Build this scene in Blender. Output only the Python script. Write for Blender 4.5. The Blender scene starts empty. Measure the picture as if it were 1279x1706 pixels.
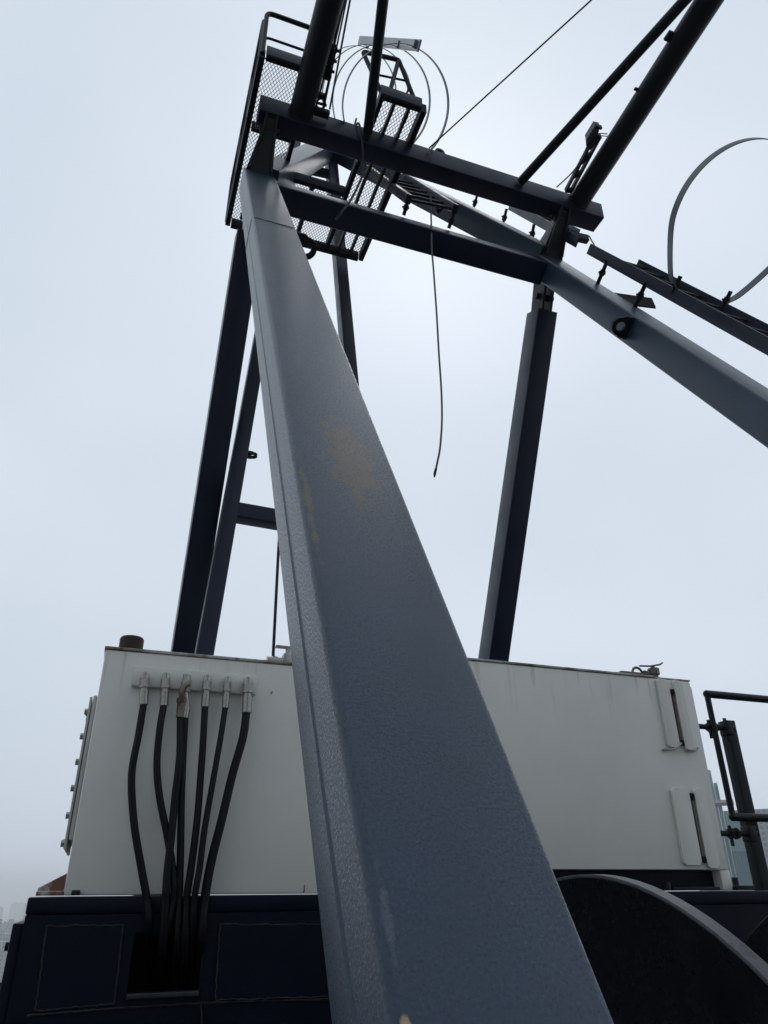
import bpy, bmesh, math, random
from mathutils import Vector, Matrix, noise
random.seed(7)
R = math.radians
V = Vector
C = bpy.context.scene.collection
scene = bpy.context.scene

# ------------------------------------------------------------------ camera
# world frame: camera at the origin (about 90 m above the city), +X along the gantry beams, +Y away
FPX, PITCH, YAW, ROLL = 1219.94, R(27.487), R(19.789), R(-0.473)
hd = V((math.sin(YAW), math.cos(YAW), 0)); r0 = V((math.cos(YAW), -math.sin(YAW), 0))
FW = hd*math.cos(PITCH) + V((0, 0, math.sin(PITCH))); u0 = r0.cross(FW)
RT = r0*math.cos(ROLL) + u0*math.sin(ROLL); UP = -r0*math.sin(ROLL) + u0*math.cos(ROLL)
cam = bpy.data.cameras.new("camera"); camo = bpy.data.objects.new("camera", cam); C.objects.link(camo)
camo.matrix_world = Matrix((RT, UP, -FW)).transposed().to_4x4()
cam.sensor_fit = 'VERTICAL'; cam.sensor_height = 36; cam.lens = 36*FPX/1706
cam.clip_start = 0.05; cam.clip_end = 30000
scene.camera = camo
scene.render.resolution_x = 768; scene.render.resolution_y = 1024

# ------------------------------------------------------------------ world, sun, exposure
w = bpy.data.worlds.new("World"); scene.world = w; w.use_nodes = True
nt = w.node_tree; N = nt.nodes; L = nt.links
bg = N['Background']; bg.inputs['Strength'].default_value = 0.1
sky = N.new('ShaderNodeTexSky'); sky.sky_type = 'NISHITA'; sky.sun_disc = False
SUN_EL, SUN_AZ = R(52), R(25)
sky.sun_elevation = SUN_EL; sky.sun_rotation = SUN_AZ; sky.air_density = 1; sky.dust_density = 5; sky.ozone_density = 1
hs = N.new('ShaderNodeHueSaturation'); hs.inputs['Saturation'].default_value = 0.25
mx = N.new('ShaderNodeMix'); mx.data_type = 'RGBA'; mx.inputs[0].default_value = 0.96
tc = N.new('ShaderNodeTexCoord'); mp = N.new('ShaderNodeMapping'); mp.inputs['Scale'].default_value = (1.1, 1.1, 1.8)
mp.inputs['Location'].default_value = (0.4, 1.7, 0.2)
nz = N.new('ShaderNodeTexNoise'); nz.inputs['Scale'].default_value = 1.5; nz.inputs['Detail'].default_value = 3; nz.inputs['Roughness'].default_value = 0.45
cr = N.new('ShaderNodeValToRGB')
cr.color_ramp.elements[0].position = 0.36; cr.color_ramp.elements[0].color = (5.5, 6.3, 7.2, 1)
cr.color_ramp.elements[1].position = 0.66; cr.color_ramp.elements[1].color = (6.3, 6.95, 7.95, 1)
L.new(tc.outputs['Generated'], mp.inputs['Vector']); L.new(mp.outputs[0], nz.inputs['Vector']); L.new(nz.outputs['Fac'], cr.inputs[0])
L.new(sky.outputs[0], hs.inputs['Color']); L.new(hs.outputs[0], mx.inputs[6]); L.new(cr.outputs[0], mx.inputs[7]); 
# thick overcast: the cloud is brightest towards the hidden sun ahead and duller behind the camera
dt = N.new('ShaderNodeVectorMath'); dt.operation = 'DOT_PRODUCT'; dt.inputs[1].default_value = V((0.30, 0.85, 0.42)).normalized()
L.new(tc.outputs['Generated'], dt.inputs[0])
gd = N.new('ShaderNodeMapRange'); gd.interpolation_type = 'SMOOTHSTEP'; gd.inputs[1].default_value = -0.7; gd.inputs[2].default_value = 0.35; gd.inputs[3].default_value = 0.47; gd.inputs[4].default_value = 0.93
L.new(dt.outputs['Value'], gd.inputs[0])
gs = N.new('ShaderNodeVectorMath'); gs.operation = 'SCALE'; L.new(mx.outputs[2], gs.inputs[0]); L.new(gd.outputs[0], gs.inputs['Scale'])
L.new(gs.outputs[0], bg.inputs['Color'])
sl = bpy.data.lights.new("sun", 'SUN'); sl.energy = 0.5; sl.angle = R(30); sl.color = (1, 0.97, 0.93)
so = bpy.data.objects.new("sun", sl); C.objects.link(so)
sd = V((math.sin(SUN_AZ)*math.cos(SUN_EL), math.cos(SUN_AZ)*math.cos(SUN_EL), math.sin(SUN_EL)))
so.rotation_euler = sd.to_track_quat('Z', 'Y').to_euler()
scene.view_settings.view_transform = 'Standard'; scene.view_settings.look = 'None'
scene.cycles.volume_bounces = 3; scene.view_settings.exposure = 0.28; scene.view_settings.gamma = 1

# ------------------------------------------------------------------ rays from the camera to real planes
def ray(x, y): return RT*((x-639.5)/FPX) + UP*((853-y)/FPX) + FW
def hit(x, y, n, c):
    d = ray(x, y); n = V(n); return d*(c/d.dot(n))
def hX(x, y, c): return hit(x, y, (1, 0, 0), c)
def hY(x, y, c): return hit(x, y, (0, 1, 0), c)
def hZ(x, y, c): return hit(x, y, (0, 0, 1), c)
EL = R(58.3)
LN = V((0, -math.sin(EL), math.cos(EL)))     # upper face of the front legs
LD = V((0, math.cos(EL), math.sin(EL)))      # along the front legs
XX = V((1, 0, 0)); YY = V((0, 1, 0)); ZZ = V((0, 0, 1))
def leg(x, s, q): return XX*x + LD*s + LN*q

# ------------------------------------------------------------------ materials
def mat(name, col, rough=0.5, metal=0.0, spec=0.5, var=0.15, vscale=6, bump=0.0, bscale=120, rvar=0.1, coat=0.0, stains=None, aniso=(1,1,1)):
    m = bpy.data.materials.new(name); m.use_nodes = True
    n = m.node_tree.nodes; l = m.node_tree.links; b = n['Principled BSDF']
    b.inputs['Metallic'].default_value = metal; b.inputs['Specular IOR Level'].default_value = spec
    b.inputs['Coat Weight'].default_value = coat; b.inputs['Coat Roughness'].default_value = 0.25
    t = n.new('ShaderNodeTexCoord'); mp = n.new('ShaderNodeMapping'); mp.inputs['Scale'].default_value = aniso
    l.new(t.outputs['Object'], mp.inputs['Vector'])
    a = n.new('ShaderNodeTexNoise'); a.inputs['Scale'].default_value = vscale; a.inputs['Detail'].default_value = 6; a.inputs['Roughness'].default_value = 0.6
    l.new(mp.outputs[0], a.inputs['Vector'])
    r = n.new('ShaderNodeMapRange'); r.inputs[1].default_value = 0.3; r.inputs[2].default_value = 0.7
    r.inputs[3].default_value = 1-var; r.inputs[4].default_value = 1+var; l.new(a.outputs['Fac'], r.inputs[0])
    mul = n.new('ShaderNodeVectorMath'); mul.operation = 'SCALE'; mul.inputs[0].default_value = col; l.new(r.outputs[0], mul.inputs['Scale'])
    out = mul.outputs[0]
    if stains:
        for (sc, lo, hi, scol, amt, an) in stains:
            mp2 = n.new('ShaderNodeMapping'); mp2.inputs['Scale'].default_value = an; l.new(t.outputs['Object'], mp2.inputs['Vector'])
            s = n.new('ShaderNodeTexNoise'); s.inputs['Scale'].default_value = sc; s.inputs['Detail'].default_value = 8; s.inputs['Roughness'].default_value = 0.65
            l.new(mp2.outputs[0], s.inputs['Vector'])
            q = n.new('ShaderNodeMapRange'); q.inputs[1].default_value = lo; q.inputs[2].default_value = hi; q.inputs[4].default_value = amt
            l.new(s.outputs['Fac'], q.inputs[0])
            x = n.new('ShaderNodeMix'); x.data_type = 'RGBA'; x.inputs[7].default_value = (*scol, 1)
            l.new(q.outputs[0], x.inputs[0]); l.new(out, x.inputs[6]); out = x.outputs[2]
    l.new(out, b.inputs['Base Color'])
    rr = n.new('ShaderNodeMapRange'); rr.inputs[1].default_value = 0.3; rr.inputs[2].default_value = 0.7
    rr.inputs[3].default_value = max(0.02, rough-rvar); rr.inputs[4].default_value = rough+rvar
    l.new(a.outputs['Fac'], rr.inputs[0]); l.new(rr.outputs[0], b.inputs['Roughness'])
    if bump:
        f = n.new('ShaderNodeTexNoise'); f.inputs['Scale'].default_value = bscale; f.inputs['Detail'].default_value = 3
        l.new(t.outputs['Object'], f.inputs['Vector'])
        bp = n.new('ShaderNodeBump'); bp.inputs['Strength'].default_value = bump; bp.inputs['Distance'].default_value = 0.002
        l.new(f.outputs['Fac'], bp.inputs['Height']); l.new(bp.outputs[0], b.inputs['Normal'])
    return m
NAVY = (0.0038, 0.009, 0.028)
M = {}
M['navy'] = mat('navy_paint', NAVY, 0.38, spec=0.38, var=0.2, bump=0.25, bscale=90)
M['navy_dark'] = mat('navy_frame_paint', (0.0014, 0.004, 0.013), 0.42, spec=0.14, var=0.25, bump=0.5, bscale=35, vscale=4)
M['black_paint'] = mat('black_green_paint', (0.0045, 0.008, 0.010), 0.40, spec=0.22, var=0.08, rvar=0.03, bump=0.15, bscale=80)
M['black_steel'] = mat('black_steel', (0.008, 0.009, 0.012), 0.5, spec=0.3, bump=0.3)
M['grate'] = mat('galvanised_mesh', (0.06, 0.066, 0.075), 0.5, metal=0.2)
M['hoop'] = mat('galvanised_hoop', (0.14, 0.155, 0.17), 0.45, metal=0.3)
M['strap'] = mat('galvanised_strap', (0.30, 0.32, 0.33), 0.4, metal=0.3)
M['rope'] = mat('wire_rope', (0.035, 0.037, 0.04), 0.55, metal=0.4, bump=1.0, bscale=200)
M['cable_grey'] = mat('grey_cable', (0.10, 0.105, 0.10), 0.6)
M['rubber'] = mat('black_rubber_hose', (0.003, 0.0035, 0.005), 0.5, spec=0.25, bump=0.2, bscale=60, var=0.3)
M['zinc'] = mat('zinc_fitting', (0.40, 0.39, 0.35), 0.30, metal=0.7, var=0.12, vscale=25)
M['rusty_zinc'] = mat('rusted_fitting', (0.24, 0.2, 0.16), 0.55, metal=0.4, var=0.3, vscale=50, stains=[(40, 0.50, 0.60, (0.11, 0.04, 0.02), 0.8, (1, 1, 1))])
M['old_metal'] = mat('weathered_valve', (0.13, 0.115, 0.10), 0.5, metal=0.4, var=0.4, vscale=40)
M['rust'] = mat('brown_rust', (0.045, 0.022, 0.014), 0.75, var=0.4, vscale=30, bump=0.6, bscale=150)
WHITE = (0.78, 0.775, 0.70)
M['tank'] = mat('offwhite_tank_paint', WHITE, 0.34, var=0.02, rvar=0.02, vscale=2.5, bump=0.10, bscale=26, coat=0.2,
    stains=[(30, 0.72, 0.76, (0.10, 0.05, 0.025), 0.7, (1, 1, 1))])
M['tank_lip'] = mat('stained_tank_lip', (0.50, 0.50, 0.46), 0.45, var=0.12, vscale=9, bump=0.2, bscale=40,
    stains=[(7, 0.44, 0.58, (0.22, 0.16, 0.09), 0.85, (1, 1, 1)), (20, 0.54, 0.62, (0.10, 0.045, 0.02), 0.9, (1, 1, 1))])
M['hatch'] = mat('hatch_paint', (0.50, 0.50, 0.46), 0.45, var=0.12, stains=[(12, 0.60, 0.70, (0.22, 0.18, 0.12), 0.5, (1, 1, 1))])
M['gusset_rust'] = mat('white_gusset_with_rust', (0.40, 0.40, 0.36), 0.5, var=0.1, stains=[(9, 0.52, 0.60, (0.16, 0.055, 0.02), 0.95, (1, 1, 0.5))])
M['glass'] = mat('gauge_tube', (0.10, 0.03, 0.025), 0.12, spec=0.7)
M['glass_green'] = mat('gauge_tube_green', (0.10, 0.11, 0.06), 0.12, spec=0.7)
M['flange'] = mat('drum_flange_paint', (0.010, 0.0105, 0.013), 0.27, spec=0.75, var=0.25, rvar=0.03, bump=1.4, bscale=34, vscale=12)
M['flange_rim'] = mat('worn_flange_rim', (0.06, 0.064, 0.068), 0.45, metal=0.3, var=0.35, bump=0.6, bscale=40, vscale=30, stains=[(25, 0.58, 0.66, (0.02, 0.018, 0.016), 0.8, (1, 1, 1))])
M['weld'] = mat('weld_bead', (0.016, 0.018, 0.022), 0.4, var=0.4, bump=1.0, bscale=150, vscale=40)
M['weld_white'] = mat('painted_weld_bead', (0.55, 0.57, 0.54), 0.3, bump=0.6, bscale=70)
M['box_grey'] = mat('grey_enclosure', (0.05, 0.055, 0.07), 0.4)

def add_streaks(m):
    n = m.node_tree.nodes; l = m.node_tree.links; b = n['Principled BSDF']; src = b.inputs['Base Color'].links[0].from_socket
    t = n.new('ShaderNodeTexCoord'); mp = n.new('ShaderNodeMapping'); mp.inputs['Scale'].default_value = (9, 1, 0.7); l.new(t.outputs['Object'], mp.inputs[0])
    s = n.new('ShaderNodeTexNoise'); s.inputs['Scale'].default_value = 3.2; s.inputs['Detail'].default_value = 6; l.new(mp.outputs[0], s.inputs['Vector'])
    sep = n.new('ShaderNodeSeparateXYZ'); l.new(t.outputs['Object'], sep.inputs[0])
    q = n.new('ShaderNodeMapRange'); q.inputs[1].default_value = 0.60; q.inputs[2].default_value = 0.72; l.new(s.outputs['Fac'], q.inputs[0])
    z = n.new('ShaderNodeMapRange'); z.inputs[1].default_value = 0.16; z.inputs[2].default_value = 0.37; z.inputs[4].default_value = 0.55; l.new(sep.outputs[2], z.inputs[0])
    k = n.new('ShaderNodeMath'); k.operation = 'MULTIPLY'; l.new(q.outputs[0], k.inputs[0]); l.new(z.outputs[0], k.inputs[1])
    x = n.new('ShaderNodeMix'); x.data_type = 'RGBA'; x.inputs[7].default_value = (0.34, 0.29, 0.22, 1); l.new(k.outputs[0], x.inputs[0]); l.new(src, x.inputs[6])
    # faint grime film, large and uneven
    g_ = n.new('ShaderNodeTexNoise'); g_.inputs['Scale'].default_value = 2.3; g_.inputs['Detail'].default_value = 8; g_.inputs['Roughness'].default_value = 0.7; l.new(t.outputs['Object'], g_.inputs['Vector'])
    gr_ = n.new('ShaderNodeMapRange'); gr_.inputs[1].default_value = 0.42; gr_.inputs[2].default_value = 0.75; gr_.inputs[4].default_value = 0.28; l.new(g_.outputs['Fac'], gr_.inputs[0])
    y = n.new('ShaderNodeMix'); y.data_type = 'RGBA'; y.inputs[7].default_value = (0.50, 0.50, 0.46, 1); l.new(gr_.outputs[0], y.inputs[0]); l.new(x.outputs[2], y.inputs[6])
    l.new(y.outputs[2], b.inputs['Base Color'])
add_streaks(M['tank'])
def leg_material(name='wet_navy_leg_paint', stained=True):
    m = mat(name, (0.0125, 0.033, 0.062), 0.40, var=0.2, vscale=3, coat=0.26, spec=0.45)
    n = m.node_tree.nodes; l = m.node_tree.links; b = n['Principled BSDF']
    src = b.inputs['Base Color'].links[0].from_socket
    t = n.new('ShaderNodeTexCoord'); sep = n.new('ShaderNodeSeparateXYZ'); l.new(t.outputs['Object'], sep.inputs[0])
    def math_(op, a, c, clamp=False):
        k = n.new('ShaderNodeMath'); k.operation = op; k.use_clamp = clamp
        for i, v in enumerate((a, c)):
            if v is None: continue
            if isinstance(v, (int, float)): k.inputs[i].default_value = v
            else: l.new(v, k.inputs[i])
        return k.outputs[0]
    def ell(cx, cy, rx, ry):
        dx = math_('DIVIDE', math_('SUBTRACT', sep.outputs[0], cx), rx); dy = math_('DIVIDE', math_('SUBTRACT', sep.outputs[1], cy), ry)
        d = math_('SQRT', math_('ADD', math_('MULTIPLY', dx, dx), math_('MULTIPLY', dy, dy)), None)
        return math_('SUBTRACT', 1.0, d)
    ms = n.new('ShaderNodeMapping'); ms.inputs['Scale'].default_value = (0.75, 0.55, 1); l.new(t.outputs['Object'], ms.inputs[0])
    ns = n.new('ShaderNodeTexNoise'); ns.inputs['Scale'].default_value = 34; ns.inputs['Detail'].default_value = 8; ns.inputs['Roughness'].default_value = 0.7
    l.new(ms.outputs[0], ns.inputs['Vector'])
    topz = n.new('ShaderNodeMath'); topz.operation = 'GREATER_THAN'; l.new(sep.outputs[2], topz.inputs[0]); topz.inputs[1].default_value = -0.012
    def blot(mask, gain, col, amt, cur, thr=0.5, sharp=6):
        v = math_('ADD', math_('MULTIPLY', mask, gain), math_('SUBTRACT', ns.outputs['Fac'], thr))
        v = math_('MULTIPLY', math_('MULTIPLY', v, sharp, True), topz.outputs[0]); v = math_('MULTIPLY', v, amt, True)
        x = n.new('ShaderNodeMix'); x.data_type = 'RGBA'; x.inputs[7].default_value = (*col, 1)
        l.new(v, x.inputs[0]); l.new(cur, x.inputs[6]); return x.outputs[2]
    cur = blot(ell(0.142, 1.53, 0.085, 0.30), 0.36, (0.080, 0.058, 0.020), 0.80, src, 0.575, 7)     # yellow-brown stain
    cur = blot(ell(0.016, 1.33, 0.013, 0.32), 0.30, (0.12, 0.095, 0.040), 0.75, cur, 0.58, 6)   # edge streak
    cur = blot(ell(0.017, 0.43, 0.007, 0.09), 0.26, (0.16, 0.19, 0.21), 0.26, cur, 0.56, 6)      # pale scuff
    cur = blot(ell(0.0150, 0.318, 0.0060, 0.0115), 0.6, (0.42, 0.30, 0.17), 0.9, cur, 0.45, 4)     # bare spot
    if not stained: cur = src
    # fine wet speckle
    sp = n.new('ShaderNodeTexNoise'); sp.inputs['Scale'].default_value = 230; sp.inputs['Detail'].default_value = 4; sp.inputs['Roughness'].default_value = 0.75; l.new(t.outputs['Object'], sp.inputs['Vector'])
    big = n.new('ShaderNodeTexNoise'); big.inputs['Scale'].default_value = 2.2; big.inputs['Detail'].default_value = 4; l.new(t.outputs['Object'], big.inputs['Vector'])
    vo = n.new('ShaderNodeTexVoronoi'); vo.inputs['Scale'].default_value = 120; l.new(t.outputs['Object'], vo.inputs['Vector'])
    dr = n.new('ShaderNodeMapRange'); dr.inputs[1].default_value = 0.30; dr.inputs[2].default_value = 0.12; l.new(vo.outputs['Distance'], dr.inputs[0])
    amt = n.new('ShaderNodeMapRange'); amt.inputs[1].default_value = 0.42; amt.inputs[2].default_value = 0.62; l.new(big.outputs['Fac'], amt.inputs[0])
    hgt = math_('ADD', math_('MULTIPLY', sp.outputs['Fac'], 0.9), math_('MULTIPLY', math_('MULTIPLY', dr.outputs[0], amt.outputs[0]), 0.35))
    bp = n.new('ShaderNodeBump'); bp.inputs['Strength'].default_value = 0.20; bp.inputs['Distance'].default_value = 0.0013
    l.new(math_('MULTIPLY', hgt, math_('ADD', math_('MULTIPLY', amt.outputs[0], 0.7), 0.3)), bp.inputs['Height']); l.new(bp.outputs[0], b.inputs['Normal']); l.new(bp.outputs[0], b.inputs['Coat Normal'])
    fr = n.new('ShaderNodeMapRange'); fr.inputs[1].default_value = 0.35; fr.inputs[2].default_value = 0.65; fr.inputs[3].default_value = 0.50; fr.inputs[4].default_value = 1.6
    rf = n.new('ShaderNodeMapRange'); rf.inputs[1].default_value = 0.38; rf.inputs[2].default_value = 0.62; rf.inputs[3].default_value = 0.58; rf.inputs[4].default_value = 0.22; l.new(sp.outputs['Fac'], rf.inputs[0]); l.new(rf.outputs[0], b.inputs['Roughness']); l.new(rf.outputs[0], b.inputs['Coat Roughness'])
    l.new(sp.outputs['Fac'], fr.inputs[0])
    pm = math_('ADD', math_('MULTIPLY', amt.outputs[0], 0.75), 0.25)
    fac = math_('ADD', math_('MULTIPLY', math_('SUBTRACT', fr.outputs[0], 1.0), pm), 1.0)
    sc = n.new('ShaderNodeVectorMath'); sc.operation = 'SCALE'; l.new(cur, sc.inputs[0]); l.new(fac, sc.inputs['Scale'])
    l.new(sc.outputs[0], b.inputs['Base Color'])
    return m
M['leg'] = leg_material(); M['brace'] = leg_material('wet_navy_brace_paint', False)

# ------------------------------------------------------------------ mesh helpers
def finish(bm, name, m, parent=None, frame=None, smooth=35):
    bmesh.ops.recalc_face_normals(bm, faces=bm.faces)
    me = bpy.data.meshes.new(name); bm.to_mesh(me); bm.free()
    for mm in (m if isinstance(m, list) else [m]): me.materials.append(mm)
    if smooth:
        for p in me.polygons: p.use_smooth = True
        me.set_sharp_from_angle(angle=R(smooth))
    o = bpy.data.objects.new(name, me); C.objects.link(o)
    if frame is None:
        # put the origin at the mesh centre so copies and parents stay sensible
        c = sum((v.co for v in me.vertices), V())/max(1, len(me.vertices))
        me.transform(Matrix.Translation(-c)); frame = Matrix.Translation(c)
    if parent is not None:
        o.parent = parent; bpy.context.view_layer.update()
        o.matrix_parent_inverse = parent.matrix_world.inverted()
    o.matrix_basis = frame
    return o
def tag(o, label=None, cat=None, group=None, kind=None):
    if label: o['label'] = label
    if cat: o['category'] = cat
    if group: o['group'] = group
    if kind: o['kind'] = kind
    return o
def thing(name, loc, label, cat, group=None):
    o = bpy.data.objects.new(name, None); C.objects.link(o); o.location = loc; o.empty_display_size = 0.1
    tag(o, label, cat, group); bpy.context.view_layer.update(); return o
def axes(A, B, up):
    d = (B-A).normalized(); up = V(up); x = d.cross(up).normalized(); z = x.cross(d).normalized(); return x, d, z
def member(bm, A, B, w, h, up=(0, 0, 1), r=0.012, seg=3, prof=None, mi=0):
    """rounded box section swept from A to B; w across, h along up"""
    A = V(A); B = V(B); x, d, z = axes(A, B, up)
    if prof is None:
        prof = []
        r = min(r, w*0.45, h*0.45)
        for (sx, sz, a0) in ((1, 1, 0), (-1, 1, 90), (-1, -1, 180), (1, -1, 270)):
            for i in range(seg+1):
                a = R(a0+90*i/seg); prof.append((sx*(w/2-r)+r*math.cos(a), sz*(h/2-r)+r*math.sin(a)))
    rings = [[bm.verts.new(P+x*p[0]+z*p[1]) for p in prof] for P in (A, B)]
    k = len(prof); fs = []
    for i in range(k): fs.append(bm.faces.new((rings[0][i], rings[0][(i+1) % k], rings[1][(i+1) % k], rings[1][i])))
    fs.append(bm.faces.new(rings[0])); fs.append(bm.faces.new(rings[1]))
    for f in fs: f.material_index = mi
def box(bm, a, b, bev=0.0, mi=0):
    a, b = V(a), V(b)
    lo = V([min(a[i], b[i]) for i in range(3)]); hi = V([max(a[i], b[i]) for i in range(3)]); c = (lo+hi)/2
    t = bmesh.new(); bmesh.ops.create_cube(t, size=1, matrix=Matrix.Translation(c) @ Matrix.Diagonal((*(hi-lo), 1)))
    if bev: bmesh.ops.bevel(t, geom=t.edges[:], offset=bev, segments=2, profile=0.5, affect='EDGES')
    merge(bm, t, mi)
def merge(bm, t, mi=0):
    vm = {v: bm.verts.new(v.co) for v in t.verts}
    for f in t.faces:
        g = bm.faces.new([vm[v] for v in f.verts]); g.material_index = mi
    t.free()
def catmull(pts, n=6):
    P = [V(p) for p in pts]; P = [2*P[0]-P[1]] + P + [2*P[-1]-P[-2]]; out = []
    for i in range(1, len(P)-2):
        for j in range(n):
            t = j/n; a, b, c, d = P[i-1:i+3]
            out.append(0.5*((2*b)+(c-a)*t+(2*a-5*b+4*c-d)*t*t+(3*b-a-3*c+d)*t**3))
    out.append(P[-2]); return out
def tube(bm, pts, r, seg=10, closed=False, mi=0, radii=None):
    P = [V(p) for p in pts]; n = len(P); rings = []
    nrm = None
    for i in range(n):
        if closed: d = (P[(i+1) % n]-P[i-1]).normalized()
        else: d = (P[min(i+1, n-1)]-P[max(i-1, 0)]).normalized()
        if nrm is None:
            nrm = d.orthogonal().normalized()
        nrm = (nrm-d*nrm.dot(d)).normalized(); b = d.cross(nrm)
        rr = radii[i] if radii else r
        rings.append([bm.verts.new(P[i]+(nrm*math.cos(2*math.pi*k/seg)+b*math.sin(2*math.pi*k/seg))*rr) for k in range(seg)])
    for i in range(n if closed else n-1):
        a, b = rings[i], rings[(i+1) % n]
        for k in range(seg):
            f = bm.faces.new((a[k], a[(k+1) % seg], b[(k+1) % seg], b[k])); f.material_index = mi
    if not closed:
        for q in (rings[0], rings[-1]): bm.faces.new(q).material_index = mi
def cyl(bm, A, B, r, seg=20, r2=None, mi=0): tube(bm, [A, B], r, seg, radii=[r, r if r2 is None else r2], mi=mi)
def bolt(bm, P, d, r=0.012, h=0.010, mi=0): cyl(bm, V(P), V(P)+V(d).normalized()*h, r, 6, mi=mi)
def padeye(bm, base, out, side, reach=0.06, wid=0.11, hole=0.022, th=0.02, mi=0):
    """lifting eye: plate standing on a face, round top, round hole"""
    out = V(out).normalized(); side = V(side).normalized(); nn = out.cross(side); c = V(base)+out*reach
    n = 32; oR = wid*0.42; o_, i_ = [], []
    for k in range(n):
        a = 2*math.pi*k/n; ux, uy = math.cos(a), math.sin(a)      # ux along side, uy along out
        if uy < -0.05:
            t = min((reach)/(-uy), (wid/2)/abs(ux) if abs(ux) > 1e-6 else 9)
            t = max(t, oR) if t < reach*2.2 else oR
            p = (ux*t, max(uy*t, -reach))
        else: p = (ux*oR, uy*oR)
        o_.append(p); i_.append((ux*hole, uy*hole))
    vs = []
    for s in (-1, 1):
        vs.append([[bm.verts.new(c+side*p[0]+out*p[1]+nn*(s*th/2)) for p in q] for q in (o_, i_)])
    for k in range(n):
        j = (k+1) % n
        for s in (0, 1): bm.faces.new((vs[s][0][k], vs[s][0][j], vs[s][1][j], vs[s][1][k])).material_index = mi
        bm.faces.new((vs[0][0][k], vs[0][0][j], vs[1][0][j], vs[1][0][k])).material_index = mi
        bm.faces.new((vs[0][1][k], vs[0][1][j], vs[1][1][j], vs[1][1][k])).material_index = mi
def plate(bm, pts, nrm, th, mi=0):
    """flat polygon given by points, given thickness along nrm"""
    nrm = V(nrm).normalized()*th; a = [bm.verts.new(V(p)) for p in pts]; b = [bm.verts.new(V(p)+nrm) for p in pts]; k = len(a)
    fs = [bm.faces.new(a), bm.faces.new(b)] + [bm.faces.new((a[i], a[(i+1) % k], b[(i+1) % k], b[i])) for i in range(k)]
    for f in fs: f.material_index = mi
B_ = bmesh.new

# ------------------------------------------------------------------ setting: ground, haze, enlarged crane floor
bm = B_(); g = 14000; GZ = -90
vs = [bm.verts.new((x, y, GZ)) for x, y in ((-g, -g), (g, -g), (g, g), (-g, g))]; bm.faces.new(vs)
tag(finish(bm, 'ground', mat('city_ground', (0.16, 0.165, 0.17), 0.9, var=0.3, vscale=0.02), smooth=0), kind='structure')
bm = B_(); box(bm, (-5.5, -7, -1.56), (9, 10.5, -1.5))  # unseen crane floor, widened to keep light from below off the undersides
tag(finish(bm, 'shading_deck', mat('steel_deck', (0.02, 0.023, 0.027), 0.7, bump=0.6, bscale=40), smooth=0), kind='structure')

# ------------------------------------------------------------------ gantry frame
gantry = thing('gantry_frame', (1.7, 2.5, -1.5), 'big navy blue steel gantry of slanting box-section legs rising beside the white tanks', 'crane gantry')
Q0, LW, LH = -0.729, 0.25, 0.193
SW = hit(455, 371, LN, Q0).dot(LD)
def make_leg(x0, s0, s1, lug_side, name='front_leg', label=None):
    # local frame: x across (world X), y along the leg, z outward from the upper face
    fr = Matrix(((1, 0, 0), tuple(LD), tuple(LN))).transposed().to_4x4(); fr.translation = XX*x0 + LN*Q0
    bm = B_(); r = 0.014; prof = []
    for (cx, cz, a0) in ((LW-r, -r, 0), (r, -r, 90), (r, -LH+r, 180), (LW-r, -LH+r, 270)):
        for i in range(5):
            a = R(a0+90*i/4); prof.append((cx+r*math.cos(a), cz+r*math.sin(a)))
        if a0 == 90 and lug_side > 0:   # folded seam running down the inner side
            prof += [(0, -0.098), (-0.003, -0.101), (-0.003, -0.108), (0.004, -0.110), (0.0, -0.114)]
    member(bm, (0, s0, 0), (0, s1, 0), 1, 1, up=(0, 0, 1), prof=prof)
    o = finish(bm, name, M['leg'], gantry, fr, smooth=30)
    if label: o['label'] = label
    # butt weld around the leg near its top
    bm = B_(); e = 0.002
    if lug_side > 0: tube(bm, [leg(x0+px, SW, Q0+pz) for px, pz in ((0.014, e), (LW-0.014, e), (LW+e, -0.014), (LW+e, -LH+0.014), (LW-.014, -LH-e), (0.014, -LH-e), (-e, -LH+0.014), (-e, -0.014))], 0.0016, 5, closed=True); finish(bm, 'weld_seam', M['navy'], o)
    else: bm.free()
    bm = B_(); xx = x0 if lug_side < 0 else x0+LW
    padeye(bm, leg(xx, 4.52 if lug_side < 0 else 4.35, Q0-0.09), XX*lug_side, LN, 0.075, 0.15, 0.032, 0.025)
    finish(bm, 'lug', M['black_steel'], o)
    return o
make_leg(0.286, -0.2, 6.42, 1, label='long wet navy leg crossing in front of the tanks, with a yellow-brown stain')
make_leg(2.90, -0.2, 6.38, -1, label='leg running up from the right edge beside the caged ladder')
# lower cross beam between leg tops, and stub bearing blocks
bm = B_(); member(bm, leg(0.538, 6.20, Q0-0.118), leg(2.898, 6.20, Q0-0.118), 0.23, 0.2, up=LN, r=0.012)
finish(bm, 'cross_beam', M['navy'], gantry)
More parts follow.
